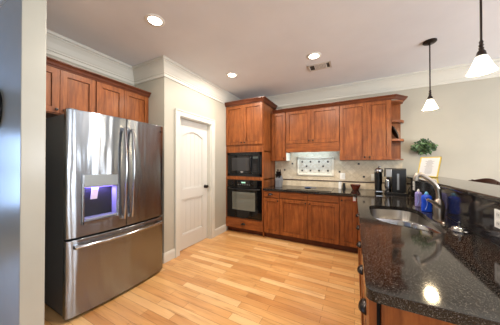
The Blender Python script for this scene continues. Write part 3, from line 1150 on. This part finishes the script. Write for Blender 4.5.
# dish-soap bottles
def bottle(label, x, y, w, dpt, h, m, capm):
    t = thing('soap_bottle', label, 'bottle', (x, y, .9145))
    prof = [(.86, 0), (1, .02), (1, .30), (.93, .42), (1, .56), (1, .72), (.86, .80), (.5, .845), (.34, .86)]
    rings = []
    n = 24
    for k, hh in prof:
        ring = []
        for j in range(n):
            a = 2 * PI * j / n
            c, s = math.cos(a), math.sin(a)
            e = .62
            ring.append((x + w / 2 * k * math.copysign(abs(c) ** e, c), y + dpt / 2 * k * math.copysign(abs(s) ** e, s), .9146 + hh * h))
        rings.append(ring)
    bd = MB().loops(rings).build('body', m, t, smooth=True)
    MB().lathe((x, y, .9146 + .86 * h), [(w * .2, 0), (w * .2, h * .055), (w * .15, h * .06), (w * .12, h * .12), (w * .06, h * .14)], 16).build('cap', capm, t, smooth=True)
    # pale curved band of the label on the side towards the room
    b = MB()
    pts = [(x - .016 + .014 * math.sin(k / 8 * PI), y - dpt / 2 - .0015, .9146 + h * (.12 + .58 * k / 8)) for k in range(9)]
    b.tube(pts, .0045, 8, .3)
    b.build('label_band', M.label_b, bd)
bottle('clear violet dish-soap bottle behind the sink, left of the blue one', .60, 2.68, .060, .05, .182, M.purple, M.white_pl)
bottle('deep blue dish-soap bottle beside the faucet', .603, 2.43, .078, .055, .185, M.blue, M.blue_cap)

# single-serve coffee machine
cxm, cym = .338, 3.66
t = thing('espresso_machine', 'small single-serve coffee machine with chrome domed top, left of the drip coffee maker', 'coffee machine', (cxm, cym, .9145))
MB().lathe((cxm, cym + .02, .9145), [(.052, 0), (.054, .01), (.050, .022), (.04, .026)], 24, sy=1.5).build('base', M.black, t, smooth=True)
b = MB()
rings = []
for z, r in ((.935, .050), (1.02, .05), (1.12, .052), (1.2, .054), (1.232, .052)):
    rings.append([(cxm + r * math.cos(2 * PI * k / 24), cym + .05 + r * 1.15 * math.sin(2 * PI * k / 24), z) for k in range(24)])
b.loops(rings)
b.build('tower', M.black, t, smooth=True)
b = MB()
b.lathe((cxm, cym - .02, 1.226), [(.04, 0), (.054, .006), (.058, .028), (.052, .05), (.034, .066), (.01, .074)], 24, sy=1.45)
b.build('head', M.chrome, t, smooth=True, label='chrome domed head')
MB().tube([(cxm - .012, cym - .02, 1.292), (cxm, cym - .05, 1.322), (cxm + .014, cym - .09, 1.318)], [.009, .008, .010], 10).build('lever', M.chrome, t, smooth=True)
box('drip_tray', cxm - .045, cxm + .045, cym - .11, cym - .03, .938, .955, M.chrome, t, .003)

# drip coffee maker
kx0, kx1, ky0, ky1 = .485, .655, 3.50, 3.70
t = thing('coffee_maker', 'black drip coffee maker with water gauge in the back corner', 'coffee maker', ((kx0 + kx1) / 2, (ky0 + ky1) / 2, .9145))
box('base', kx0 - .075, kx1, ky0 - .005, ky1, .9145, .945, M.black, t, .006)
box('tower', kx0 + .0, kx1, ky0, ky1, .945, 1.285, M.black, t, .008)
box('brew_head', kx0 - .075, kx0 + .002, ky0 + .005, ky1 - .01, 1.165, 1.283, mat('grey_metal', rgb(165, 162, 158), .36, metal=.9), t, .008)
box('water_gauge', kx0 + .06, kx0 + .085, ky0 - .002, ky0 + .003, .99, 1.22, mat('grey_gauge', rgb(128, 134, 142), .3), t)
box('lid', kx0 - .07, kx1 - .002, ky0 + .006, ky1 - .006, 1.284, 1.294, M.black, t, .003)
cc = (kx0 - .037, ky0 + .07, .946)
t = thing('thermal_carafe', 'silver thermal carafe standing under the coffee maker head', 'carafe', cc)
MB().lathe(cc, [(.03, 0), (.034, .006), (.036, .08), (.033, .15), (.025, .185), (.02, .195)], 24).build('body', M.chrome, t, smooth=True)
MB().lathe((cc[0], cc[1], cc[2] + .195), [(.022, 0), (.023, .012), (.01, .018)], 20).build('lid', M.black, t, smooth=True)
MB().tube([(cc[0] - .025, cc[1] - .022, cc[2] + .17), (cc[0] - .04, cc[1] - .04, cc[2] + .165), (cc[0] - .044, cc[1] - .045, cc[2] + .09), (cc[0] - .03, cc[1] - .03, cc[2] + .05)], .007, 8).build('handle', M.black, t, smooth=True)
# cord between the outlet and the coffee maker
pts = [(.688, 3.31, 1.065), (.655, 3.31, 1.06), (.64, 3.34, 1.0), (.655, 3.38, .935), (.665, 3.46, .9215), (.668, 3.55, .9215), (.668, 3.62, .93), (.660, 3.64, .94)]
sm = []
for k in range(len(pts) - 1):
    for j in range(4):
        sm.append(tuple(Vector(pts[k]).lerp(Vector(pts[k + 1]), j / 4)))
setp(MB().tube(sm + [pts[-1]], .0055, 8).build('power_cord', M.black, None, smooth=True), 'black power cord from the bar outlet to the coffee maker', 'cord')

# knife block
t = thing('knife_block', 'grey knife block with black-handled knives beside the oven cabinet', 'knife block', (-1.30, 3.74, .9145))
b = MB()
b.prism([(3.66, .9146), (3.80, .9146), (3.86, 1.05), (3.78, 1.14), (3.66, 1.06)], 'x', -1.35, -1.255)
b.build('block', mat('grey_block', rgb(130, 132, 138), .35, metal=.4), t, bevel=.004)
random.seed(4)
for i in range(3):
    for j in range(3):
        x = -1.335 + .032 * i
        y, z = 3.70 + .04 * j, 1.085 + .022 * j
        MB().tube([(x, y, z), (x, y - .03, z + .05), (x - .002, y - .048, z + .085 + .02 * j)], [.009, .010, .0085], 8, .8).build('knife', M.black, t, smooth=True)
setp(box('bottle_box', -1.405, -1.37, 3.74, 3.80, .9146, 1.06, mat('dark_brown_carton', rgb(60, 34, 26), .5), None, .003), 'slim dark brown box between knife block and oven cabinet', 'box')

# salt and pepper, bowl
def shaker_pot(label, x, m, h, r):
    t = thing('shaker', label, 'shaker', (x, 3.97, .9145), None)
    MB().lathe((x, 3.97, .9146), [(r, 0), (r, h * .8), (r * .92, h * .84)], 18).build('body', m, t, smooth=True)
    MB().lathe((x, 3.97, .9146 + h * .84), [(r * .95, 0), (r * .95, h * .12), (r * .5, h * .16)], 18).build('cap', m, t, smooth=True)
shaker_pot('white shaker standing left of the bowl below the light switch', -.222, M.white_pl, .12, .028)
shaker_pot('black shaker right of the white one, beside the brown bowl', -.158, M.black, .105, .022)
b = MB().lathe((.022, 3.92, .9146), [(.045, 0), (.05, .006), (.062, .03), (.083, .08), (.087, .086), (.082, .086), (.055, .03), (.02, .014), (.003, .013)], 28)
setp(b.build('bowl', M.bowl, None, smooth=True), 'small red-brown bowl on the back counter', 'bowl')

# outlets and switches
def plate(name, label, cat, f, u, z, kind, w=.075, h=.118):
    t = thing(name, label, cat, f((u, 0, z)))
    MB(f).box(u - w / 2, u + w / 2, 0.0005, .006, z - h / 2, z + h / 2).build('cover_plate', M.white_pl, t, bevel=.002)
    gm = mat('outlet_insert', rgb(215, 213, 206), .4)
    if kind == 'switch':
        MB(f).box(u - .017, u + .017, .005, .010, z - .034, z + .034).build('rocker', gm, t, bevel=.002)
    else:
        for dz in (-.024, .024):
            s = MB(f).box(u - .017, u + .017, .005, .008, z + dz - .016, z + dz + .016).build('socket', gm, t, bevel=.003)
            b = MB(f)
            for du in (-.007, .007):
                b.box(u + du - .0015, u + du + .0015, .007, .0085, z + dz - .006, z + dz + .006)
            b.build('slots', M.black, s)
    return t
fb = face_map('-y', YB - .008)
plate('light_switch', 'white switch plate on the tiles above the shakers', 'light switch', fb, -.183, 1.135, 'switch', .085)
plate('wall_outlet', 'white outlet on the back tiles left of the coffee machines', 'outlet', fb, .32, 1.13, 'outlet', .115)
fbar = face_map('-x', .696)
ot = plate('wall_outlet', 'white outlet on the granite splash beside the coffee maker', 'outlet', fbar, 3.31, 1.075, 'outlet')
plate('wall_outlet', 'white outlet on the granite splash at the right edge of the photo', 'outlet', fbar, 1.575, 1.062, 'outlet', .075, .10)

# picture frame on the bar top
fr = thing('picture_frame', 'gold-framed white printed page leaning on the bar top', 'picture frame', (.86, 3.45, BZ + .0055), rot=(0, 0, math.atan2(.55, .83) * -1))
fr.rotation_euler = (0, 0, -math.radians(38))
tilt = math.radians(-21)
Rm = Matrix.Rotation(tilt, 4, 'X')
def ft(p):
    return tuple(Rm @ Vector(p))
w2, h2 = .112, .285
b = MB(ft)
for x0, x1, z0, z1 in ((-w2, w2, 0, .012), (-w2, w2, h2 - .012, h2), (-w2, -w2 + .012, 0, h2), (w2 - .012, w2, 0, h2)):
    b.box(x0, x1, 0, .014, z0, z1)
b.build('frame_border', M.gold, fr, local=True, bevel=.002)
pg = MB(ft).box(-w2 + .010, w2 - .010, .004, .010, .010, h2 - .010).build('page', M.paper, fr, local=True)
b = MB(ft)
random.seed(8)
for i in range(13):
    z = h2 - .05 - i * .0155
    ww = .05 if i else .03
    ww *= random.uniform(.6, 1.0)
    b.box(-ww, ww, .0032, .0038, z, z + .005)
b.build('print_lines', M.ink, pg, local=True)
b = MB()
b.prism([(.055, .0), (.064, .0), (ft((0, .014, .2))[1] + .004, .185), (ft((0, .014, .2))[1] - .0, .192)], 'x', -.03, .03)
b.build('easel_back', M.black, fr, local=True)

# leafy plant on the back wall
random.seed(12)
PXc, PYc, PZc = .945, YB - .13, 1.60
t = thing('hanging_plant', 'bushy green leafy plant hanging on the wall above the picture frame', 'plant', (PXc, YB, PZc))
MB().lathe((PXc, YB - .045, PZc - .06), [(.02, -.03), (.035, 0), (.042, .05), (.04, .055), (.035, .05)], 16).build('wall_pot', M.stem, t, smooth=True)
def foliage(name, m, n, seed):
    random.seed(seed)
    bm = MB()
    for _ in range(n):
        # stems fan out from the pot: wide sideways, shallow in depth
        a = random.uniform(-PI, PI)
        rr = random.random() ** .55
        dx = .125 * rr * math.cos(a)
        dz = .09 * rr * math.sin(a) + .02
        dy = random.uniform(-.09, .08) * (1 - .4 * rr)
        c = Vector((PXc + dx, PYc + dy, PZc + dz - .25 * abs(dx) * random.random() * .6))
        d = Vector((dx * 2 + random.uniform(-.2, .2), random.uniform(-.3, .2), dz * 1.5 + random.uniform(-.25, .2))).normalized()
        up = Vector((random.uniform(-.6, .6), -1, random.uniform(-.2, .9))).normalized()
        s = d.cross(up).normalized()
        up = s.cross(d)
        L, wd = random.uniform(.035, .058), random.uniform(.009, .015)
        row = []
        for k, (q, ww) in enumerate(((0, .1), (.25, .8), (.5, 1), (.75, .72), (1, .02))):
            p = c + d * L * q - up * L * .35 * q * q
            row.append((p - s * wd * ww + up * wd * ww * .35, p, p + s * wd * ww + up * wd * ww * .35))
        vs = [[bm.v(tuple(x)) for x in r] for r in row]
        for r1, r2 in zip(vs, vs[1:]):
            for k in range(2):
                bm.face([r1[k], r1[k + 1], r2[k + 1], r2[k]])
    return bm.build(name, m, t, smooth=True)
foliage('foliage', M.leaf, 190, 5)
foliage('new_leaves', M.leaf2, 60, 9)
b = MB()
random.seed(3)
for k in range(16):
    a = random.uniform(-PI, PI)
    e = (PXc + .11 * math.cos(a), PYc + random.uniform(-.06, .05), PZc + .03 + .06 * math.sin(a))
    b.tube([(PXc, YB - .05, PZc - .02), ((PXc + e[0]) / 2, (PYc + YB - .05) / 2, (PZc + e[2]) / 2 + .03), e], .0025, 6)
b.build('stems', M.stem, t)

# paper tag hanging at the counter corner
t = thing('hanging_tag', 'small white and red tag hanging on the corner cabinet door', 'tag', (.005, 3.385, .82))
box('card', -.014, .022, 3.384, 3.3895, .79, .868, M.tag, t)
box('red_stripe', -.0142, .0222, 3.3836, 3.3842, .79, .803, M.tag_red, t)

# round clock on the near face of the wall stub
t = thing('wall_clock', 'round dark-rimmed wall clock cut off by the left edge of the photo', 'clock', (-2.50, ST0, 1.79))
fc = face_map('-y', ST0)
def ring(b, prof, n=40):
    b.loops([[(-2.50 + r * math.cos(2 * PI * k / n), h, 1.79 + r * math.sin(2 * PI * k / n)) for k in range(n)] for r, h in prof], False, False)
    return b
ring(MB(fc), [(.16, .0005), (.162, .02), (.152, .032), (.135, .028), (.132, .012)]).build('rim', M.black, t, smooth=True)
b = MB(fc)
b.loops([[(-2.50 + r * math.cos(2 * PI * k / 40), h, 1.79 + r * math.sin(2 * PI * k / 40)) for k in range(40)] for r, h in ((.134, .001), (.134, .012))])
b.build('face', M.clockface, t)
b = MB(fc)
b.box(-2.503, -2.497, .013, .016, 1.79, 1.88)
b.build('minute_hand', M.black, t)
b = MB(fc)
b.box(-2.503, -2.44, .013, .016, 1.786, 1.794)
b.build('hour_hand', M.black, t)

# bar stool beyond the bar: only its crest rail shows above the bar top
sx, sy = 1.21, 3.50
t = thing('bar_stool', 'dark wooden bar stool whose curved back rail shows over the bar top', 'stool', (sx, sy, 0))
MB().lathe((sx, sy, .72), [(.17, 0), (.2, .01), (.205, .03), (.19, .045), (.05, .04)], 28).build('seat', M.walnut, t, smooth=True)
for ax, ay in ((1, 1), (1, -1), (-1, 1), (-1, -1)):
    MB().tube([(sx + ax * .13, sy + ay * .13, .725), (sx + ax * .19, sy + ay * .19, 0)], [.02, .016], 10).build('leg', M.walnut, t, smooth=True)
for s in (-1, 1):
    MB().tube([(sx + .15, sy + s * .13, .74), (sx + .19, sy + s * .17, .98), (sx + .235, sy + s * .19, 1.15)], .014, 10).build('back_post', M.walnut, t, smooth=True)
b = MB()
rings = []
n = 18
for k in range(n + 1):
    s = -1 + 2 * k / n
    y = sy + s * .235
    x = sx + .27 - .05 * s * s
    hh = .026 + .044 * math.cos(s * PI / 2) ** 1.5
    zc = 1.142
    rings.append([(x - .012, y, zc - .03), (x + .012, y, zc - .03), (x + .014, y, zc - .03 + hh), (x - .010, y, zc - .03 + hh)])
b.loops(rings)
b.build('crest_rail', M.walnut, t, smooth=True, bevel=.004)
b = MB()
for ax, ay, bx_, by in ((1, 1, 1, -1), (-1, 1, -1, -1), (1, 1, -1, 1), (1, -1, -1, -1)):
    b.tube([(sx + ax * .172, sy + ay * .172, .25), (sx + bx_ * .172, sy + by * .172, .25)], .011, 8)
b.build('stretchers', M.walnut, t, smooth=True)
t.rotation_euler = (0, 0, math.radians(11))

# ------------------------------------------------------------------ ceiling fixtures
def lamp(name, kind, loc, watts, col, size=.05, spot=None, rot=(0, 0, 0)):
    d = bpy.data.lights.new(name, kind)
    d.energy = watts
    d.color = col
    if kind == 'SPOT':
        d.spot_size = spot
        d.spot_blend = .8
        d.shadow_soft_size = size
    elif kind == 'POINT':
        d.shadow_soft_size = size
    elif kind == 'AREA':
        d.shape = 'DISK'
        d.size = size
    o = bpy.data.objects.new(name, d)
    COL.objects.link(o)
    o.location = loc
    o.rotation_euler = rot
    return o


WARM = (1.0, .90, .78)
def downlight(label, x, y, watts=32):
    t = thing('recessed_light', label, 'ceiling light', (x, y, CEIL), 'recessed lights in the kitchen ceiling')
    MB().lathe((x, y, CEIL), [(.062, -.002), (.064, -.006), (.088, -.006), (.092, -.003), (.092, -.0004), (.062, -.0004)], 32, cap0=False, cap1=False).build('trim_ring', M.white_pl, t, smooth=True)
    MB().lathe((x, y, CEIL), [(.0635, -.0035), (.0635, -.001)], 32).build('lens', M.lens, t)
    lamp('recessed_lamp', 'AREA', (x, y, CEIL - .012), watts, WARM, .12)
downlight('recessed light above the fridge, nearest of the three', -1.755, 1.325, 22)
downlight('recessed light above the white door and oven cabinet', -1.735, 2.714)
downlight('recessed light beside the ceiling vent', -.465, 2.735)
lamp('recessed_lamp', 'AREA', (-.465, 1.3, CEIL - .012), 32, WARM, .12)

# ceiling vent
t = thing('ceiling_vent', 'small rectangular vent grille in the ceiling', 'vent', (-.44, 3.055, CEIL))
vx0, vx1, vy0, vy1 = -.595, -.285, 2.965, 3.155
b = MB()
for x0, x1, y0, y1 in ((vx0, vx1, vy0, vy0 + .02), (vx0, vx1, vy1 - .02, vy1), (vx0, vx0 + .02, vy0, vy1), (vx1 - .02, vx1, vy0, vy1)):
    b.box(x0, x1, y0, y1, CEIL - .01, CEIL - .0005)
b.build('grille_frame', M.white_vent, t, bevel=.002)
box('duct_shade_sheet', vx0 + .018, vx1 - .018, vy0 + .018, vy1 - .018, CEIL - .003, CEIL - .0007, M.vent_dark, t)  # flat dark sheet standing in for the shade inside the duct
b = MB()
for k in range(9):
    x = vx0 + .085 + k * .019
    b.prism([(x, CEIL - .011), (x + .011, CEIL - .003), (x + .014, CEIL - .003), (x + .003, CEIL - .011)], 'y', vy0 + .02, vy1 - .02)
b.build('louvers', M.white_vent, t)

# pendants
def pendant(label, x, y):
    t = thing('pendant_light', label, 'pendant lamp', (x, y, CEIL), 'pendant lamps over the raised bar')
    MB().lathe((x, y, CEIL), [(.065, -.0004), (.065, -.012), (.055, -.022), (.02, -.028), (.012, -.04)], 28).build('canopy', M.bronze, t, smooth=True)
    MB().lathe((x, y, 0), [(.0065, 2.19), (.0065, CEIL - .03)], 12).build('rod', M.bronze, t, smooth=True)
    MB().lathe((x, y, 0), [(.026, 2.107), (.026, 2.118), (.022, 2.14), (.012, 2.155), (.014, 2.168), (.009, 2.175), (.014, 2.185), (.009, 2.195), (.012, 2.21), (.007, 2.22)], 20).build('socket_cap', M.bronze, t, smooth=True)
    b = MB()
    b.lathe((x, y, 0), [(.024, 2.112), (.030, 2.106), (.044, 2.07), (.058, 2.035), (.071, 2.003), (.073, 1.998), (.069, 2.0), (.055, 2.035), (.042, 2.067), (.026, 2.1)], 32, cap0=False, cap1=False)
    b.build('shade', M.shade, t, smooth=True, label='frosted white glass shade')
    MB().lathe((x, y, 2.05), [(.004, .05), (.015, .04), (.020, 0), (.018, -.02), (.005, -.028)], 16).build('bulb', M.lens, t, smooth=True)
    lamp('pendant_lamp', 'POINT', (x, y, 1.975), 17, (1.0, .78, .48), .05)
pendant('pendant lamp with glass shade farther away, near the back wall', .79, 3.03)
pendant('pendant lamp with glass shade nearest, at the right edge of the photo', .79, 1.975)

# lamp under the hood cabinet
o = lamp('hood_lamp', 'AREA', (-.69, 3.86, 1.69), 4.0, (.55, .8, 1.0), .1)
o.data.shape = 'RECTANGLE'
o.data.size = .7
o.data.size_y = .08
